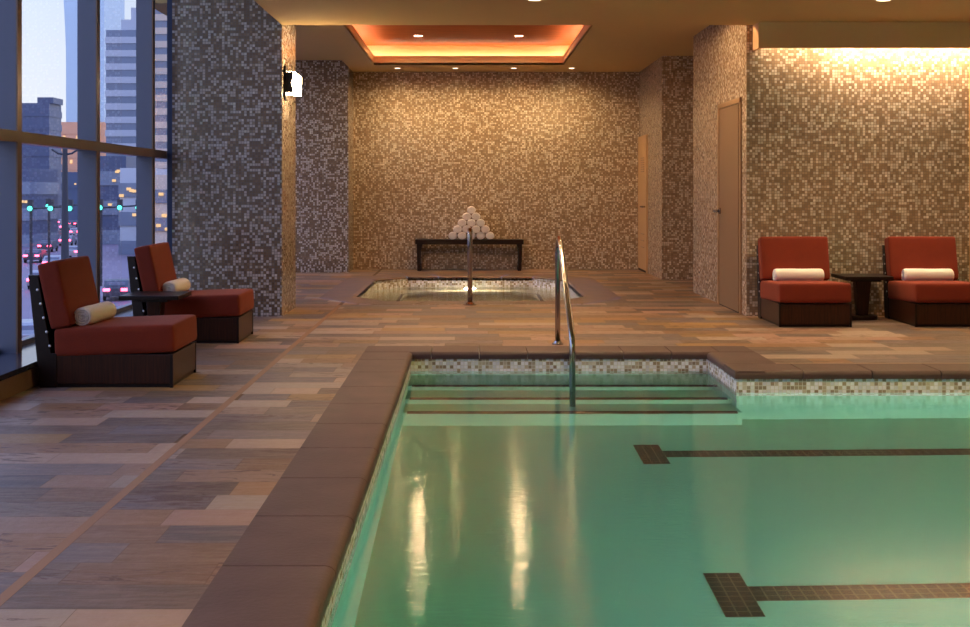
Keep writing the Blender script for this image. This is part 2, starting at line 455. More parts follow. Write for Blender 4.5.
mb = MB(); quad(mb, *[(*p, SWL) for p in SPI]); sw = mb.build('spa_water', 'water_spa'); tag(sw, 'pale clear water in the octagonal whirlpool', 'water', kind='stuff')
mb = MB()
for i in range(n):
    a, b, c, d = [Vector((*p, 0)) for p in (SPO[i], SPO[(i + 1) % n], SPI[(i + 1) % n], SPI[i])]
    m1, m2 = d.lerp(a, .09), c.lerp(b, .09)
    L = (b - a).length; k = max(1, round(L / .55))
    for j in range(k):
        s, e = j / k + .003, (j + 1) / k - .003
        top = [a.lerp(b, s), a.lerp(b, e), m2.lerp(m1, 1 - e), m2.lerp(m1, 1 - s)]
        lip = [m2.lerp(m1, 1 - s), m2.lerp(m1, 1 - e), c.lerp(d, 1 - e), c.lerp(d, 1 - s)]
        z = Vector((0, 0, .002)); zl = Vector((0, 0, -.012)); zz = Vector((0, 0, -.06))
        quad(mb, *[v + z for v in top])
        quad(mb, lip[0] + z, lip[1] + z, lip[2] + zl, lip[3] + zl)
        quad(mb, lip[3] + zl, lip[2] + zl, lip[2] + zz, lip[3] + zz)
M['spa_stone'] = plain('spa_sandstone', srgb(116, 90, 74), .5, var=.3, scale=5, bump=.3)
o = mb.build('spa_coping', 'spa_stone'); struct(o, 'stone coping ring around the whirlpool'); o['category'] = 'coping'
# lamp in the far wall of the whirlpool
sl = empty('underwater_lamp', (0, 17.36, -.34)); tag(sl, 'round underwater lamp glowing on the far side of the whirlpool', 'lamp')
def disc(mb, c, r, axis, n=20, h=.01):
    pts = [(r * math.cos(2 * PI * k / n), r * math.sin(2 * PI * k / n)) for k in range(n)]
    mb.prism([(c[0] + p[0], c[1] + p[1]) for p in pts], c[2] - h, c[2], axis); return mb
disc(MB(), (0, 0, -.02), .085, 'y', h=.01).build('lens', 'pool_lamp', sl)
disc(MB(), (0, 0, -.012), .105, 'y', h=.01).build('rim', 'steel', sl)

# ------------------------------------------------------------------ walls, ceilings
def wall(name, x0, x1, y0, y1, z0, z1, mat='mosaic'): return struct(box(name, x0, x1, y0, y1, z0, z1, mat))
wall('wall_far', XL - .15, 2.632, YF, YF + .2, -.05, 3.6)
wall('wall_far_left', XG - .3, XL, YLB, YF + .2, -.05, 3.6, 'mosaic_dark')
wall('wall_far_right', 2.632, 3.3, 16.73, YF + .2, -.05, 3.6)
wall('wall_alcove', 3.3, 4.2, 14.4, 16.9, -.05, 3.6)
# side wall with the door opening and the long right wall
wall('wall_side', 2.678, 3.6, 11.81, 14.63, -.05, 3.6)
wall('wall_right', 3.6, XR, 11.81, 12.1, -.05, 3.6)
wall('wall_right_end', XR, XR + .2, YB, 12.1, -1.2, 3.6, 'ceiling')
wall('wall_back', XG - .3, XR + .2, YB - .2, YB, -1.2, 4.4, 'ceiling')
struct(box('trim_2', 4.835, 4.905, 11.765, 11.81, 0, 2.56, 'valance'))
# column by the windows
col_ = wall('wall_column', -2.874, XL, YE, 12.70, -.05, 4.3, 'mosaic_dark')
struct(box('trim_1', -2.925, -2.874, YE + .01, YE + .06, .153, 4.2, 'trimblue'))
# ceilings
struct(box('ceiling', XL, XR, YB, YE, H1, HB, 'ceiling'))
mb = MB()   # spa ceiling around the recess
rx0, rx1, ry0, ry1 = -1.41, 1.37, 12.6, 17.9
mb.box(XL, rx0, YE, YF, H2, 3.7).box(rx1, 4.2, YE, YF, H2, 3.7).box(rx0, rx1, YE, ry0, H2, 3.7).box(rx0, rx1, ry1, YF, H2, 3.24)
mb.v = mb.v
o = MB()
cs = .17
o.box(XL, rx0 - cs, YE, YF, H2, 3.7).box(rx1 + cs, 4.2, YE, YF, H2, 3.7)
o.box(rx0 - cs, rx1 + cs, YE, ry0 - cs, H2, 3.7).box(rx0 - cs, rx1 + cs, ry1 + cs, YF, H2, 3.7)
for b in ((rx0 - cs, rx0, ry0 - cs, ry1 + cs), (rx1, rx1 + cs, ry0 - cs, ry1 + cs), (rx0, rx1, ry0 - cs, ry0), (rx0, rx1, ry1, ry1 + cs)):
    o.box(*b, H2, H2 + .03)
struct(o.build('ceiling_spa', 'ceiling'))
o = MB(); t_ = .02; LZ = 3.20
for b in ((rx0 - t_, rx0, ry0 - t_, ry1 + t_), (rx1, rx1 + t_, ry0 - t_, ry1 + t_), (rx0, rx1, ry0 - t_, ry0), (rx0, rx1, ry1, ry1 + t_)): o.box(*b, H2 + .001, LZ)
# inner cove walls
for b in ((rx0 - cs, rx0 - cs + .01, ry0 - cs, ry1 + cs), (rx1 + cs - .01, rx1 + cs, ry0 - cs, ry1 + cs), (rx0 - cs, rx1 + cs, ry1 + cs - .01, ry1 + cs), (rx0 - cs, rx1 + cs, ry0 - cs, ry0 - cs + .01)): o.box(*b, H2 + .03, 3.37)
struct(o.build('trim_3', 'cove'))
struct(box('ceiling_recess', rx0 - cs, rx1 + cs, ry0 - cs, ry1 + cs, 3.37, 3.45, 'ceil_wood'))
# LED strips lying in the cove
for k, b in enumerate(((rx0 - .145, rx0 - .13, ry0, ry1), (rx1 + .13, rx1 + .145, ry0, ry1), (rx0, rx1, ry1 + .13, ry1 + .145), (rx0, rx1, ry0 - .145, ry0 - .13))):
    s = box('led_strip', *b, H2 + .0305, H2 + .115, 'led')
    tag(s, ['warm light strip hidden in the left side of the ceiling recess', 'warm light strip hidden in the right side of the ceiling recess', 'warm light strip hidden in the far side of the ceiling recess', 'warm light strip hidden in the near side of the ceiling recess'][k], 'light strip')
struct(box('ceiling_far_left', XG - .3, XL, 12.7, YLB + .1, H3, 3.6, 'ceiling'))
struct(box('ceiling_bay', XG - .3, XL + .05, YB - .2, 12.75, HB, HB + .1, 'ceiling'))
struct(box('wall_bay_header', XG - .02, XL, 12.70, 12.78, H3, HB, 'ceiling'))
# valance with a hidden wall-washing lamp
mb = MB().box(2.735, XR, 11.56, 11.585, 2.565, H1).box(2.735, 2.76, 11.585, 11.81, 2.565, H1)
struct(mb.build('trim_4', 'valance'))
led2 = box('wall_wash_strip', 3.35, 6.2, 11.62, 11.66, 2.70, 2.72, 'lamp_dim'); tag(led2, 'hidden light strip washing the mosaic wall behind the beige valance', 'light strip')

# curb and sill
struct(box('wall_curb', XG - .05, XC, YB, YE, -.05, .120, 'curb'))
struct(box('trim_5', XG - .05, XC + .012, YB, YE, .120, .153, 'sill'))
struct(box('wall_curb_rear', XG - .05, -2.9, YE, YLB, -.05, .153, 'curb'))
# windows
k = 0
ys = [7.92 + 1.69 * i for i in range(-6, 7)]
for i in range(len(ys) - 1):
    y0, y1 = ys[i], ys[i + 1]; k += 1
    mb = MB()
    mb.box(XG - .008, XM - .012, y1, y1 + .077, .153, HB)
    mb.box(XG - .008, XM - .012, y0 + .077, y1, 1.53, 1.59)
    mb.box(XG - .03, XG + .03, y0 + .077, y1, .153, .185)
    w = mb.build('window_%d' % k, 'alu'); struct(w)
    w2 = MB().box(XM - .012, XM, y1 - .0, y1 + .077, .153, HB).box(XM - .012, XM, y0 + .077, y1, 1.523, 1.597).build('frame_cap', 'bronze', w)
    g = MB(); g.add([(XG, y0 + .05, .153), (XG, y1 + .02, .153), (XG, y1 + .02, HB), (XG, y0 + .05, HB)], [(0, 1, 2, 3)])
    g.build('pane', 'glass', w)
struct(box('wall_window_end', XG - .3, XG + .05, YB, ys[0] + .077, .15, HB, 'alu'))

# doors
d1 = box('door_1', 2.660, 2.678, 12.10, 13.02, .01, 2.075, 'door'); struct(d1)
MB().box(2.664, 2.680, 12.02, 12.09, 0, 2.135).box(2.655, 2.680, 13.03, 13.10, 0, 2.135).box(2.655, 2.680, 12.02, 13.10, 2.085, 2.135).build('door_frame', 'doorframe', d1)
box('door_gap_shade', 2.662, 2.6785, 12.09, 13.03, 0, .012, 'dark', d1)  # dark strip painted as the shade below the door leaf
mb = MB(); mb.tube([(2.662, 12.965, 1.0), (2.585, 12.965, 1.0)], .014).tube([(2.59, 12.975, 1.0), (2.586, 12.80, 1.0)], .013); mb.tube([(2.661, 12.965, 1.0), (2.645, 12.965, 1.0)], .034)
mb.build('door_handle', 'steel', d1, smooth=True)
d2 = box('door_2', 2.612, 2.632, 18.10, 18.90, .03, 2.0, 'door_light'); struct(d2)
MB().box(2.608, 2.634, 18.04, 18.10, 0, 2.05).box(2.608, 2.634, 18.90, 18.945, 0, 2.05).box(2.608, 2.634, 18.04, 18.945, 2.0, 2.05).build('door_frame', 'door_light', d2)
mb = MB()
for j in range(7): mb.box(2.604, 2.613, 18.30, 18.62, 1.50 + j * .034, 1.518 + j * .034)
mb.build('vent_grille', 'doorframe', d2)
mb = MB()
for j in range(3): mb.box(2.604, 2.613, 18.30, 18.62, .36 + j * .1, .375 + j * .1)
mb.build('vent_grille', 'doorframe', d2)
box('door_gap_shade', 2.606, 2.6315, 18.10, 18.90, 0, .03, 'dark', d2)  # shade under this door, drawn as a dark strip
mb = MB(); mb.tube([(2.612, 18.2, .98), (2.56, 18.2, .98)], .013).tube([(2.56, 18.19, .98), (2.56, 18.33, .98)], .011); mb.build('door_handle', 'steel', d2, smooth=True)

# ------------------------------------------------------------------ lounge chair
def rounded(name, sx, sy, sz, r, mat, parent, mtx=None, crown=0):
    bm = bmesh.new(); bmesh.ops.create_cube(bm, size=1)
    for v in bm.verts: v.co = Vector((v.co.x * sx, v.co.y * sy, v.co.z * sz))
    bmesh.ops.subdivide_edges(bm, edges=bm.edges[:], cuts=7, use_grid_fill=True)
    for v in bm.verts:   # crowd the grid towards the rims, then round off towards a smaller core box
        for ax, s_ in enumerate((sx, sy, sz)):
            h = s_ / 2; pos = [-h, -h + .3 * r, -h + r, -h * .45, 0, h * .45, h - r, h - .3 * r, h]
            v.co[ax] = pos[max(0, min(8, round((v.co[ax] / h + 1) * 4)))]
        c = Vector((max(-sx / 2 + r, min(sx / 2 - r, v.co.x)), max(-sy / 2 + r, min(sy / 2 - r, v.co.y)), max(-sz / 2 + r, min(sz / 2 - r, v.co.z))))
        d = v.co - c
        if d.length > 1e-6: v.co = c + d.normalized() * r
        if crown:
            f = (1 - (2 * v.co.x / sx) ** 2) * (1 - (2 * v.co.y / sy) ** 2)
            if v.co.z > 0: v.co.z += crown * max(0, f)
    if mtx: bmesh.ops.transform(bm, matrix=mtx, verts=bm.verts[:])
    me = bpy.data.meshes.new(name); bm.to_mesh(me); bm.free(); me.materials.append(M[mat])
    me.polygons.foreach_set('use_smooth', [True] * len(me.polygons))
    o = bpy.data.objects.new(name, me); COL.objects.link(o); o.parent = parent
    sd = o.modifiers.new('sub', 'SUBSURF'); sd.levels = 1; sd.render_levels = 1
    return o

def make_chair():
    t = empty('lounge_chair', (0, 0, 0))
    w = .3135
    box('base', -w, w, -.41, .34, .022, .203, 'brown_wood', t, bevel=.004)
    mb = MB()
    for sx in (-1, 1):
        for (y0, y1) in ((-.413, -.395),): mb.box(sx * w - .009, sx * w + .009, y0, y1, .0, .206)
    mb.box(-w + .01, w - .01, -.40, .33, 0, .022)
    mb.build('plinth', 'dark_wood', t)
    for sx in (-1, 1):
        mb = MB(); mb.prism([(.30, 0), (.405, 0), (.475, .69), (.415, .69), (.335, .21), (.30, .21)], sx * w - (.03 if sx > 0 else 0) + sx * .004, sx * w + (.03 if sx < 0 else 0) + sx * .004, 'x')
        mb.build('back_post', 'dark_wood', t, bevel=.003)
        for j in range(5):
            z = .60 - j * .086; y = .405 - (.60 - z) * .218
            bm = bmesh.new(); bmesh.ops.create_uvsphere(bm, u_segments=10, v_segments=6, radius=.0085, matrix=Matrix.Translation((sx * (w + .006), y + .012, z)) @ Matrix.Diagonal((.5, 1, 1, 1)))
            me = bpy.data.meshes.new('stud'); bm.to_mesh(me); bm.free(); me.materials.append(M['chrome'])
            s = bpy.data.objects.new('stud', me); COL.objects.link(s); s.parent = t
    mb = MB(); mb.prism([(.33, .2), (.365, .2), (.455, .68), (.425, .68)], -w + .026, w - .026, 'x'); mb.build('back_panel', 'dark_wood', t)
    rounded('seat_cushion', .65, .745, .180, .030, 'fabric', t, Matrix.Translation((0, -.052, .288)) @ Matrix.Rotation(math.radians(-2.2), 4, 'X'), crown=.006)
    a = math.radians(-12.4)
    rounded('back_cushion', .645, .135, .415, .024, 'fabric', t, Matrix.Translation((0, .318, .567)) @ Matrix.Rotation(a, 4, 'X'))
    return t
GC = 'rust red lounge chairs'
chair = make_chair(); chair.location = (3.07, 11.255, 0)
tag(chair, 'rust red armless lounge chair against the mosaic wall, nearest the taupe door', 'chair', GC)
c2 = copy_tree(chair); c2.location = (4.28, 11.255, 0); tag(c2, 'rust red armless lounge chair at the right end of the mosaic wall', 'chair', GC)
c3 = copy_tree(chair); c3.location = (-2.235, 7.80, 0); c3.rotation_euler.z = PI / 2; tag(c3, 'rust red lounge chair by the windows, nearest the viewer', 'chair', GC)
c4 = copy_tree(chair); c4.location = (-2.245, 9.99, 0); c4.rotation_euler.z = PI / 2; tag(c4, 'rust red lounge chair by the windows, between side table and mosaic column', 'chair', GC)

# rolled towels
def roll_mesh(name, L, rx, rz, turns=3.2, seed=0):
    """a towel roll along local X: spiral strip swept along its length, soft rounded ends"""
    rr = random.Random(seed); v = []; f = []; N = 64; S = 13
    outer = []
    # solid outer skin
    prof = [(-L / 2, .80), (-L / 2 + .006, .93), (-L / 2 + .02, 1.0)] + [(-L / 2 + .02 + (L - .04) * i / 6, 1.0 + rr.uniform(-.015, .015)) for i in range(1, 6)] + [(L / 2 - .02, 1.0), (L / 2 - .006, .93), (L / 2, .80)]
    n = 28; ph = rr.uniform(0, 6)
    mb = MB()
    for (x, s) in prof:
        for k in range(n):
            a = 2 * PI * k / n; st = 1 + (.05 * ((k / n)) if True else 0)
            v.append((x, rx * s * st * math.cos(a + ph), rz * s * st * math.sin(a + ph)))
    for i in range(len(prof) - 1):
        for k in range(n):
            a = i * n + k; b = i * n + (k + 1) % n; f.append((a, b, b + n, a + n))
    mb.add(v, f)
    # spiral end faces: ridge of cloth layers
    for sx in (-1, 1):
        m = 70; inner = []; outerp = []
        for i in range(m):
            t = i / (m - 1); a = t * turns * 2 * PI + ph; r0 = .06 + .76 * t
            for dr, dx in ((0, 0), (.06, .006), (.12, .008), (.19, -.004)):
                s = r0 + dr
                inner.append((sx * (L / 2 - .006 + dx), rx * s * math.cos(a), rz * s * math.sin(a)))
        ff = []
        for i in range(m - 1):
            for j in range(3):
                a = i * 4 + j; ff.append((a, a + 1, a + 5, a + 4))
        mb.add(inner, ff)
        b = [(sx * (L / 2 - .010), rx * .95 * math.cos(2 * PI * k / n), rz * .95 * math.sin(2 * PI * k / n)) for k in range(n)]
        mb.add(b, [list(range(n))])
    me = bpy.data.meshes.new(name); me.from_pydata(mb.v, [], mb.f); me.update(); me.materials.append(M['towel'])
    me.polygons.foreach_set('use_smooth', [True] * len(me.polygons)); return me
tm = roll_mesh('rolled_towel', .455, .062, .058, seed=2)
def towel(me, loc, rz, label, group, rx=0):
    o = bpy.data.objects.new('rolled_towel', me); COL.objects.link(o); o.location = loc; o.rotation_euler = (rx, 0, rz); return tag(o, label, 'towel', group)
GT = 'rolled towels on the lounge chairs'
towel(tm, (3.07, 11.41, .424), 0, 'white rolled towel on the red chair nearest the taupe door', GT)
towel(tm, (4.28, 11.41, .424), 0, 'white rolled towel on the red chair at the right end of the wall', GT)
towel(tm, (-2.395, 7.80, .424), PI / 2 - .06, 'white rolled towel on the red window chair nearest the viewer', GT)
towel(tm, (-2.405, 9.99, .424), PI / 2 - .03, 'white rolled towel on the red window chair beside the column', GT)

# side tables
def make_table():
    t = empty('side_table', (0, 0, 0))
    box('table_top', -.225, .225, -.225, .225, .384, .416, 'dark_wood', t, bevel=.004)
    box('apron', -.14, .14, -.12, .12, .362, .384, 'dark_wood', t)
    mb = MB(); n = 4
    mb.add([(-.047, -.04, .04), (.047, -.04, .04), (.047, .04, .04), (-.047, .04, .04), (-.072, -.055, .362), (.072, -.055, .362), (.072, .055, .362), (-.072, .055, .362)],
           [(0, 3, 2, 1), (4, 5, 6, 7), (0, 1, 5, 4), (1, 2, 6, 5), (2, 3, 7, 6), (3, 0, 4, 7)])
    mb.build('pedestal', 'brown_wood', t, bevel=.004)
    mb = MB(); pts = []
    for k in range(24):
        a = 2 * PI * k / 24; r = 1; pts.append((.135 * math.copysign(abs(math.cos(a)) ** .6, math.cos(a)), .115 * math.copysign(abs(math.sin(a)) ** .6, math.sin(a))))
    mb.prism(pts, 0, .04, 'z').build('foot', 'dark_wood', t, bevel=.004)
    return t
tb = make_table(); tb.location = (3.70, 11.52, 0); tag(tb, 'dark wooden pedestal side table between the two chairs along the mosaic wall', 'table', 'pedestal side tables')
t2 = copy_tree(tb); t2.location = (-2.425, 9.42, 0); t2.rotation_euler.z = PI / 2; tag(t2, 'dark wooden pedestal side table between the two chairs by the windows', 'table', 'pedestal side tables')

# towel bench
bn = empty('towel_bench', (-.01, 18.72, 0)); tag(bn, 'long black wooden bench carrying a towel pyramid against the far mosaic wall', 'bench')
box('bench_top', -.825, .825, -.19, .20, .405, .475, 'bench_wood', bn, bevel=.005)
for sx in (-1, 1):
    for (y0, y1) in ((-.17, -.115), (.12, .175)):
        mb = MB(); mb.prism([(sx * .79, 0), (sx * .735, 0), (sx * .752, .12), (sx * .748, .30), (sx * .72, .405), (sx * .80, .405), (sx * .80, .30), (sx * .795, .12)], y0, y1, 'y'); mb.build('leg', 'bench_wood', bn)
    box('side_rail', sx * .775 - .012, sx * .775 + .012, -.115, .12, .32, .405, 'bench_wood', bn)
rm = [roll_mesh('rolled_towel', .30, .065, .054, seed=s) for s in (5, 6, 7)]
rown = ['bottom row', 'second row from the bottom', 'middle row', 'second row from the top', 'top']
ordn = {5: ['far left', 'second from left', 'middle', 'second from right', 'far right'], 4: ['far left', 'second from left', 'second from right', 'far right'], 3: ['left', 'middle', 'right'], 2: ['left', 'right'], 1: ['']}
for r in range(5):
    cnt = 5 - r
    for j in range(cnt):
        lab = ('rolled towel, %s of bench pyramid, %s' % (rown[r], ordn[cnt][j])) if cnt > 1 else 'rolled towel alone at the top of the bench pyramid'
        towel(rm[(r + j) % 3], (.02 + (j - (cnt - 1) / 2) * .142, 18.71 + R.uniform(-.012, .012), .475 + .0575 + r * .098), PI / 2, lab, 'rolled towels in the bench pyramid', rx=0)

# ------------------------------------------------------------------ handrails
def arc(c, r, a0, a1, n=8):   # in the y,z plane
    return [(c[0], c[1] + r * math.cos(a0 + (a1 - a0) * i / n), c[2] + r * math.sin(a0 + (a1 - a0) * i / n)) for i in range(n + 1)]
def smooth_path(pts, r=.09, n=8):
    P_ = [Vector(p) for p in pts]; out = [P_[0]]
    for i in range(1, len(P_) - 1):
        a, b, c = P_[i - 1], P_[i], P_[i + 1]
        u = (a - b); v = (c - b); d = min(r, u.length * .45, v.length * .45)
        s, e = b + u.normalized() * d, b + v.normalized() * d
        for k in range(n + 1):
            t = k / n; out.append(s * (1 - t) ** 2 + b * 2 * t * (1 - t) + e * t ** 2)
    out.append(P_[-1]); return out
pr = empty('pool_handrail', (.69, 9.60, 0)); tag(pr, 'steel handrail sloping down over the pool steps', 'handrail')
MB().tube(smooth_path([(0, 0, 0), (0, 0, .775), (0, -.11, .85), (0, -.30, .81), (0, -1.37, .21), (0, -1.40, WL - .515)], .09), .021, 16).build('rail', 'steel', pr, smooth=True)
MB().tube([(0, 0, .0), (0, 0, .012)], .045, 20).tube([(0, 0, .012), (0, 0, .03)], [.034, .026], 20).build('flange', 'steel', pr)
sr = empty('spa_handrail', (0, 12.96, 0)); tag(sr, 'steel grab rail standing at the near edge of the whirlpool', 'handrail')
MB().tube(smooth_path([(0, 0, 0), (0, 0, .77), (0, .12, .80), (0, .22, .74), (0, 1.0, .12), (0, 1.03, SWL - .36)], .10), .027, 16).build('rail', 'steel', sr, smooth=True)
MB().tube([(0, 0, .0), (0, 0, .012)], .07, 20).tube([(0, 0, .012), (0, 0, .03)], [.05, .032], 20).build('flange', 'steel', sr)

# ------------------------------------------------------------------ sconce
sx = empty('wall_sconce', (XL, 11.95, 2.26)); tag(sx, 'glowing glass wall sconce with black metal plates on the mosaic column', 'sconce')
box('back_plate', 0, .022, -.07, .07, -.16, .17, 'black', sx, bevel=.004)
gp = [(.024, -.105), (.152, -.120), (.156, .070), (.100, .115), (.024, .115)]
MB().prism([(p[0], p[1]) for p in gp], -.055, .075, 'y').build('glass_shade', 'sconce', sx)
MB().prism([(.022, -.09), (.095, -.09), (.088, -.045), (.074, 0), (.088, .05), (.095, .112), (.022, .112)], -.066, -.056, 'y').build('side_plate', 'black', sx)
MB().prism([(.022, -.09), (.095, -.09), (.088, -.045), (.074, 0), (.088, .05), (.095, .112), (.022, .112)], .076, .086, 'y').build('side_plate', 'black', sx)

# ------------------------------------------------------------------ downlights
def make_down(r, lens):
    t = empty('recessed_downlight', (0, 0, 0)); n = 24; mb = MB()
    vs = []
    for (rr, z) in ((r, 0), (r, -.006), (r * .80, -.006), (r * .74, .0)):
        vs += [(rr * math.cos(2 * PI * k / n), rr * math.sin(2 * PI * k / n), z) for k in range(n)]
    mb.add(vs, [(i * n + k, i * n + (k + 1) % n, (i + 1) * n + (k + 1) % n, (i + 1) * n + k) for i in range(3) for k in range(n)])
    mb.build('trim_ring', 'trimring', t)
    disc(MB(), (0, 0, -.001), r * .76, 'z', h=.003).build('lens', lens, t); return t
def light(name, typ, loc, power, color=(1, .74, .46), rot=(0, 0, 0), **kw):
    l = bpy.data.lights.new(name, typ); l.energy = power; l.color = color
    for k_, v_ in kw.items(): setattr(l, k_, v_)
    o = bpy.data.objects.new(name, l); COL.objects.link(o); o.location = loc; o.rotation_euler = rot; return o
WARM = (1, .66, .33)
dA = make_down(.07, 'lamp')
spots = [((-.72, 16.93, 3.369), 'small bright downlight in the wooden ceiling recess, left one'), ((.68, 16.93, 3.369), 'small bright downlight in the wooden ceiling recess, right one')]
for i, (p, lab) in enumerate(spots):
    d = dA if i == 0 else copy_tree(dA); d.location = p; tag(d, lab, 'light', 'downlights in the ceiling recess')
    light('recess_lamp', 'SPOT', (p[0], p[1], p[2] - .03), 14, WARM, spot_size=3.0, spot_blend=.4, shadow_soft_size=.07)
dB = make_down(.055, 'lamp_dim')
for i, x in enumerate((-1.09, -.22, .66, 1.53)):
    d = dB if i == 0 else copy_tree(dB); d.location = (x, 18.35, H2)
    tag(d, 'small flush downlight over the far mosaic wall, %s' % ['leftmost of four', 'second from the left', 'third from the left', 'rightmost of four'][i], 'light', 'flush downlights over the far wall')
    light('far_wall_lamp', 'SPOT', (x, 18.35, H2 - .03), 16, (1, .69, .31), spot_size=2.9, spot_blend=.9, shadow_soft_size=.05)
dC = make_down(.075, 'lamp_dim')
near = [(.54, 10.18, 'round downlight at the top edge of the view, above the pool handrail'), (3.46, 10.20, 'round downlight at the top right, above the lounge chairs by the wall'),
        (-1.62, 10.20, 'round downlight at the ceiling edge in front of the mosaic column')]
near += [(x, y, 'unseen downlight added to the low pool ceiling') for x in (.54, 3.46, 6.4) for y in (6.6, 3.2, -.4)] + [(6.4, 10.26, 'unseen downlight added to the low pool ceiling')]  # unseen rows continuing the visible pair, added to light the room
for i, (x, y, lab) in enumerate(near):
    if abs(x + 1.62) < .01: continue
    d = dC if i == 0 else copy_tree(dC); d.location = (x, y, H1); tag(d, lab, 'light', 'downlights in the pool ceiling')
    light('pool_ceiling_lamp', 'SPOT', (x, y, H1 - .03), 50 if y > 8 else 66, WARM, spot_size=2.3, spot_blend=.9, shadow_soft_size=.06)
for i, (x, y) in enumerate(((-1.15, 12.15), (1.5, 12.2))):
    d = copy_tree(dC); d.location = (x, y, H2); tag(d, 'round downlight in the whirlpool ceiling above the low ceiling edge, %s one' % ('left', 'right')[i], 'light')
    light('spa_ceiling_lamp', 'SPOT', (x, y, H2 - .03), (24, 46)[i], WARM, spot_size=3.08, spot_blend=.15, shadow_soft_size=.06)
# wall washer inside the valance
light('valance_wash', 'AREA', (4.75, 11.69, 2.66), 15, (1, .73, .46), (0, 0, 0), shape='RECTANGLE', size=2.6, size_y=.06)
light('valance_wash_low', 'AREA', (4.3, 11.69, 2.64), 6, (1, .76, .46), (0, 0, 0), shape='RECTANGLE', size=2.9, size_y=.06)
# underwater lamps added in the near pool wall, out of view, to light the basin
for i, x in enumerate((2.6, 4.6, 6.6)):
    q = sl if False else empty('underwater_lamp', (x, py0, -.36)); tag(q, 'unseen underwater lamp added in the near pool wall', 'lamp', 'added underwater lamps of the near pool wall')
    disc(MB(), (0, 0, .02), .13, 'y', h=.01).build('lens', 'pool_lamp', q); disc(MB(), (0, 0, .012), .16, 'y', h=.01).build('rim', 'steel', q)
    light('pool_lamp', 'AREA', (x, py0 + .04, -.36), 40, (1, .94, .82), (PI / 2 - .35, 0, 0), shape='DISK', size=.3, spread=math.radians(135))
for i, y in enumerate((3.0, 5.0, 7.0)):  # out-of-view lamps added on the right as weak underwater fill
    q = empty('underwater_lamp', (pxr, y, -.5), -PI / 2); q.rotation_euler.z = PI / 2; tag(q, 'unseen underwater lamp added in the right end wall of the pool', 'lamp', 'added underwater lamps of the right pool wall')
    disc(MB(), (0, 0, .02), .13, 'y', h=.01).build('lens', 'pool_lamp', q); disc(MB(), (0, 0, .012), .16, 'y', h=.01).build('rim', 'steel', q)
    light('pool_lamp', 'AREA', (pxr - .04, y, -.5), 4, (1, .94, .82), (0, PI / 2 - .5, 0), shape='DISK', size=.3)
light('spa_lamp', 'AREA', (0, 17.32, -.34), 20, (1, .92, .72), (-PI / 2, 0, 0), shape='DISK', size=.17)

# ------------------------------------------------------------------ city outside
GZ = -6.5
def at(px, Y): return (px - 470) * Y / F
def hz(py, Y): return 1.2 + (192 - py) * Y / F
M['asphalt'] = plain('asphalt', srgb(112, 98, 118), .6, var=.15, scale=.3)
M['pave'] = plain('sidewalk', srgb(120, 120, 126), .8)
M['tglass'] = plain('tower_glass', srgb(120, 132, 156), .25, .2, var=.15, scale=.05)
M['tband'] = plain('tower_concrete', srgb(196, 200, 208), .8, var=.04)
M['cream'] = plain('tower_cream', srgb(214, 196, 180), .8, var=.04)
M['darkblock'] = plain('dark_block', srgb(76, 88, 118), .4, var=.1, scale=.1)
M['peach'] = plain('peach_brick', srgb(244, 176, 136), .8, var=.12, scale=.2)
M['curve'] = plain('pale_glass_tower', srgb(186, 206, 228), .25, .3, var=.04, scale=.05)
M['lit'] = emit('lit_window', (1, .62, .32, 1), .5)
M['red'] = emit('tail_light', (1, .05, .10, 1), 7.0)
M['head'] = emit('head_light', (1, .9, .8, 1), 8.0)
M['teal'] = emit('green_signal', (.1, 1, .75, 1), 1.2)
M['carpaint'] = plain('car_paint', srgb(70, 74, 88), .3, .3)
M['carpaint2'] = plain('car_paint_silver', srgb(150, 152, 160), .3, .3)
M['tyre'] = plain('tyre', srgb(20, 20, 22), .8)
M['leaf'] = plain('street_tree', srgb(52, 62, 58), .9, var=.3, scale=2)
M['pole'] = plain('pole_metal', srgb(56, 56, 66), .5, .3)
g = MB(); quad(g, (-400, -60, GZ), (60, -60, GZ), (60, 700, GZ), (-400, 700, GZ)); o = g.build('street', 'asphalt'); struct(o, 'dark asphalt street below the windows'); o['category'] = 'street'
box('sidewalk', -14, -5, -60, 200, GZ, GZ + .15, 'pave', o)
def tower(name, px0_, px1_, top, Y, D, wallm, bandm, nb, label, step=None, windows=False):
    x0, x1 = at(px0_, Y), at(px1_, Y); zt = hz(top, Y)
    e = empty(name, ((x0 + x1) / 2, Y + D / 2, GZ)); tag(e, label, 'building'); w2 = (x1 - x0) / 2; d2 = D / 2
    tot = zt - GZ
    MB().box(-w2, w2, -d2, d2, 0, tot).build('facade', wallm, e)
    fh = tot / nb
    for i in range(nb):
        box('floor_band', -w2 - .15, w2 + .15, -d2 - .15, d2 + .15, i * fh, i * fh + fh * .48, bandm, e)
    if step:
        for (a, b, h) in step:
            MB().box(at(a, Y) - e.location.x, at(b, Y) - e.location.x, -d2 * .8, d2 * .8, tot, hz(h, Y) - GZ).build('roof_block', bandm, e)
    if windows:
        rr = random.Random(len(label))
        for i in range(9):
            wx = rr.uniform(-w2 * .9, w2 * .8); wz = fh * (rr.randrange(max(1, int(nb * .55)), nb)) + fh * .55
            box('lit_window', wx, wx + w2 * .09, -d2 - .2, -d2 + .1, wz, wz + fh * .3, 'lit', e)
    return e
tower('office_tower', 106, 139, 30, 250, 22, 'tglass', 'tband', 15, 'pale banded office tower seen through the second window', step=[(118, 128, 18), (128, 139, 6)])
tower('apartment_tower', 141, 176, -60, 215, 16, 'tglass', 'cream', 22, 'tall cream banded tower seen through the window beside the column')
tower('office_block', -25, 49, 103, 300, 9, 'darkblock', 'darkblock', 9, 'dark blue office block low in the nearest window', step=[(36, 52, 97)])
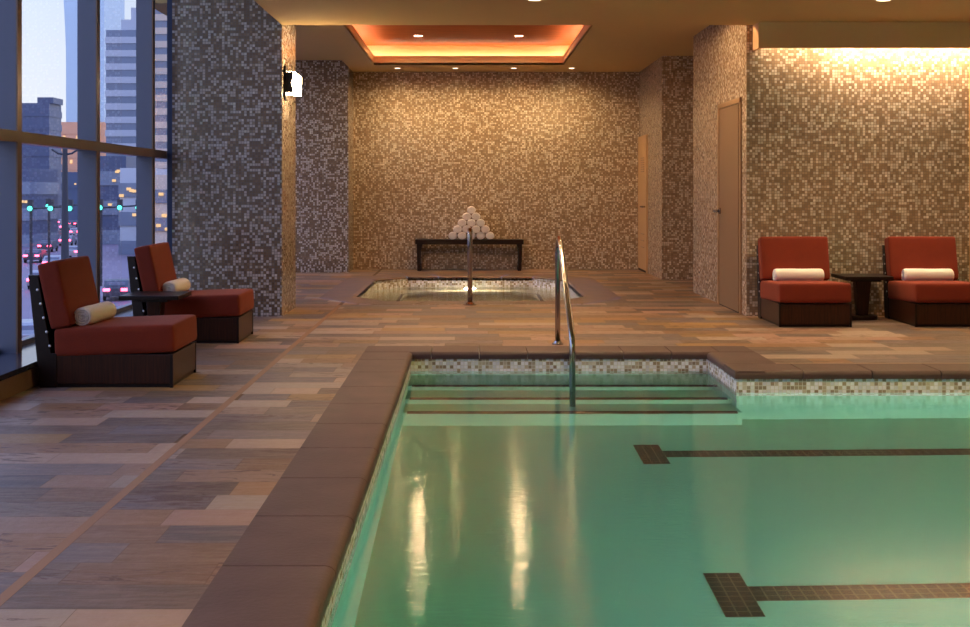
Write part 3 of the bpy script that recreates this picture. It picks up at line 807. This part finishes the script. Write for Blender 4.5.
tower('brick_block', 50, 104, 122, 360, 30, 'peach', 'peach', 8, 'peach coloured block glowing beside the dark office block', windows=True)
# slender curved glass tower
Y = 420; e = empty('curved_tower', (at(84, Y), Y, GZ)); tag(e, 'pale curved glass tower rising behind the peach block', 'building')
mb = MB(); prof = []
for i in range(13):
    py = -90 + i * 20; xx = at(66 - max(0, (60 - py)) ** 1.6 * .0035, Y) - e.location.x; prof.append((xx, hz(py, Y) - GZ))
mb.prism([(at(104, Y) - e.location.x, hz(-90, Y) - GZ)] + prof + [(at(104, Y) - e.location.x, hz(150, Y) - GZ)], 0, 25, 'y').build('facade', 'curve', e)
# low street buildings
for i, (a, b, tp, Yd, mt) in enumerate([(-6, 29, 168, 170, 'darkblock'), (30, 84, 172, 330, 'tglass'), (96, 126, 156, 180, 'darkblock'), (120, 150, 168, 150, 'tband'), (148, 178, 175, 140, 'cream')]):
    e = tower('shop_building', a, b, tp, Yd, 12, mt, 'tglass', 3, ['low dark shop building at the left end of the street', 'low glassy building closing the far end of the street', 'dark low building at the foot of the banded tower', 'pale low building right of the banded tower', 'cream low building next to the column edge'][i])
    rr = random.Random(i + 3); w = (at(b, Yd) - at(a, Yd)) / 2; ht = hz(tp, Yd) - GZ
    for j in range(7):
        xx = rr.uniform(-w, w * .8); zz = rr.uniform(.3, .85) * ht
        box('lit_window', xx, xx + .5, -6.4, -6.1, zz, zz + .35, 'lit', e)
# traffic signals
def signal(px, Y, label):
    e = empty('traffic_signal', (at(px, Y), Y, GZ)); tag(e, label, 'traffic signal', 'traffic signals over the street')
    MB().tube([(0, 0, 0), (0, 0, 6.6)], .12, 8).tube([(0, 0, 6.4), (3.2, 0, 6.6)], .07, 8).build('pole', 'pole', e)
    for dx in (0, 1.6, 3.1):
        box('signal_head', dx - .2, dx + .2, -.25, 0, 6.2, 7.1, 'pole', e)
        disc(MB(), (dx, 6.42, -.26), .2, 'y', n=10, h=.03).build('green_lens', 'teal', e)
signal(31, 95, 'traffic signal with green lamps seen in the nearest window'); signal(49, 110, 'traffic signal with green lamps across the junction')
signal(101, 100, 'traffic signal with green lamps in the second window')
# street lamp post with arms
e = empty('street_lamp', (at(65, 70), 70, GZ)); tag(e, 'dark street lamp mast with two curved arms in the nearest window', 'street lamp')
MB().tube([(0, 0, 0), (0, 0, hz(148, 70) - GZ)], [.28, .14], 10).build('pole', 'pole', e)
zt = hz(152, 70) - GZ
MB().tube([(-.75, 0, zt + .15), (-.4, 0, zt - .08), (0, 0, zt - .15), (.4, 0, zt - .08), (.75, 0, zt + .15)], .06, 8).build('lamp_arm', 'pole', e)
# cars
def make_car(paint):
    t = empty('car', (0, 0, 0))
    mb = MB(); mb.prism([(-2.2, .35), (2.2, .35), (2.2, .85), (1.2, .95), (.7, 1.4), (-1.3, 1.42), (-1.9, 1.0), (-2.2, .95)], -.85, .85, 'x'); mb.build('body', paint, t, bevel=.05)
    for x in (-.6, .6): box('tail_light', x - .22, x + .22, -2.27, -2.2, .72, .92, 'red', t)
    for x in (-.6, .6): box('headlight', x - .2, x + .2, 2.2, 2.27, .6, .78, 'head', t)
    box('rear_window', -.65, .65, -1.75, -1.5, 1.08, 1.32, 'tglass', t)
    for x in (-.8, .8):
        for y in (-1.35, 1.4): disc(MB(), (y, .33, x + .1), .33, 'x', n=14, h=.2).build('wheel', 'tyre', t)
    return t
cA, cB = make_car('carpaint'), make_car('carpaint2')
cars = [(28, 31, .3), (50, 39, .25), (74, 47, .2), (34, 60, .2), (112, 52, .2), (130, 66, .2), (118, 88, .2)] + [(px_, y_, .12) for px_, y_ in ((44, 98), (73, 104), (56, 121), (36, 134), (75, 143), (48, 158), (68, 176), (55, 202), (77, 214), (43, 226), (66, 244), (74, 268), (58, 282))]
desc = ['in the lower left corner of the nearest window', 'low in the middle of the nearest window', 'low at the right side of the nearest window', 'at the left edge of the near lanes', 'low in the second window', 'right in the second window', 'far off in the second window',
        'left of the lamp mast low in the queue', 'right of the lamp mast low in the queue', 'just left of the mast, low in the queue', 'at the left kerb, lower part of the queue', 'at the right kerb, lower part of the queue',
        'left of the mast, halfway up the queue', 'just right of the mast, halfway up the queue', 'left of the mast, two thirds up the queue', 'at the right kerb, two thirds up', 'at the left kerb, two thirds up', 'right of the mast near the far end', 'at the right kerb, last but one of the queue', 'left of the mast, very last of the queue']
for i, (px, Y, rz) in enumerate(cars):
    s = cA if i % 2 == 0 else cB
    c = s if i < 2 else copy_tree(s); c.location = (at(px, Y), Y, GZ); c.rotation_euler.z = rz
    tag(c, ('dark' if i % 2 == 0 else 'silver') + ' car with red tail lights ' + desc[i], 'car', 'cars on the street')

# ------------------------------------------------------------------ world, light portals, settings
w = bpy.data.worlds.new('dusk_sky'); sc.world = w; w.use_nodes = True; nt = w.node_tree; nt.nodes.clear()
tc = nt.nodes.new('ShaderNodeTexCoord'); sp = nt.nodes.new('ShaderNodeSeparateXYZ'); rp = nt.nodes.new('ShaderNodeValToRGB')
bg = nt.nodes.new('ShaderNodeBackground'); ou = nt.nodes.new('ShaderNodeOutputWorld')
nt.links.new(tc.outputs['Generated'], sp.inputs[0]); nt.links.new(sp.outputs[2], rp.inputs[0]); nt.links.new(rp.outputs[0], bg.inputs[0]); nt.links.new(bg.outputs[0], ou.inputs[0])
el = rp.color_ramp.elements; el[0].position = 0; el[0].color = (.42, .41, .42, 1); el[1].position = .16; el[1].color = (.33, .37, .45, 1)
e2 = rp.color_ramp.elements.new(.6); e2.color = (.34, .44, .86, 1)
e3 = rp.color_ramp.elements.new(.28); e3.color = (.44, .52, .78, 1)
bg.inputs[1].default_value = 1.0
light('window_portal', 'AREA', (XG - .05, (ys[0] + ys[-1]) / 2, 2.18), 1, (1, 1, 1), (0, -PI / 2, 0), shape='RECTANGLE', size=4.05, size_y=ys[-1] - ys[0])
bpy.data.lights['window_portal'].cycles.is_portal = True

vs = sc.view_settings; vs.view_transform = 'Standard'; vs.look = 'None'; vs.gamma = 1; vs.exposure = 1.6; vs.use_curve_mapping = False
cy = sc.cycles; cy.use_denoising = True
try: cy.denoiser = 'OPENIMAGEDENOISE'
except Exception: pass
cy.caustics_refractive = True; cy.caustics_reflective = False; cy.max_bounces = 10; cy.diffuse_bounces = 5; cy.glossy_bounces = 4; cy.transmission_bounces = 6; cy.transparent_max_bounces = 8
cy.sample_clamp_indirect = 6.0; cy.blur_glossy = .5
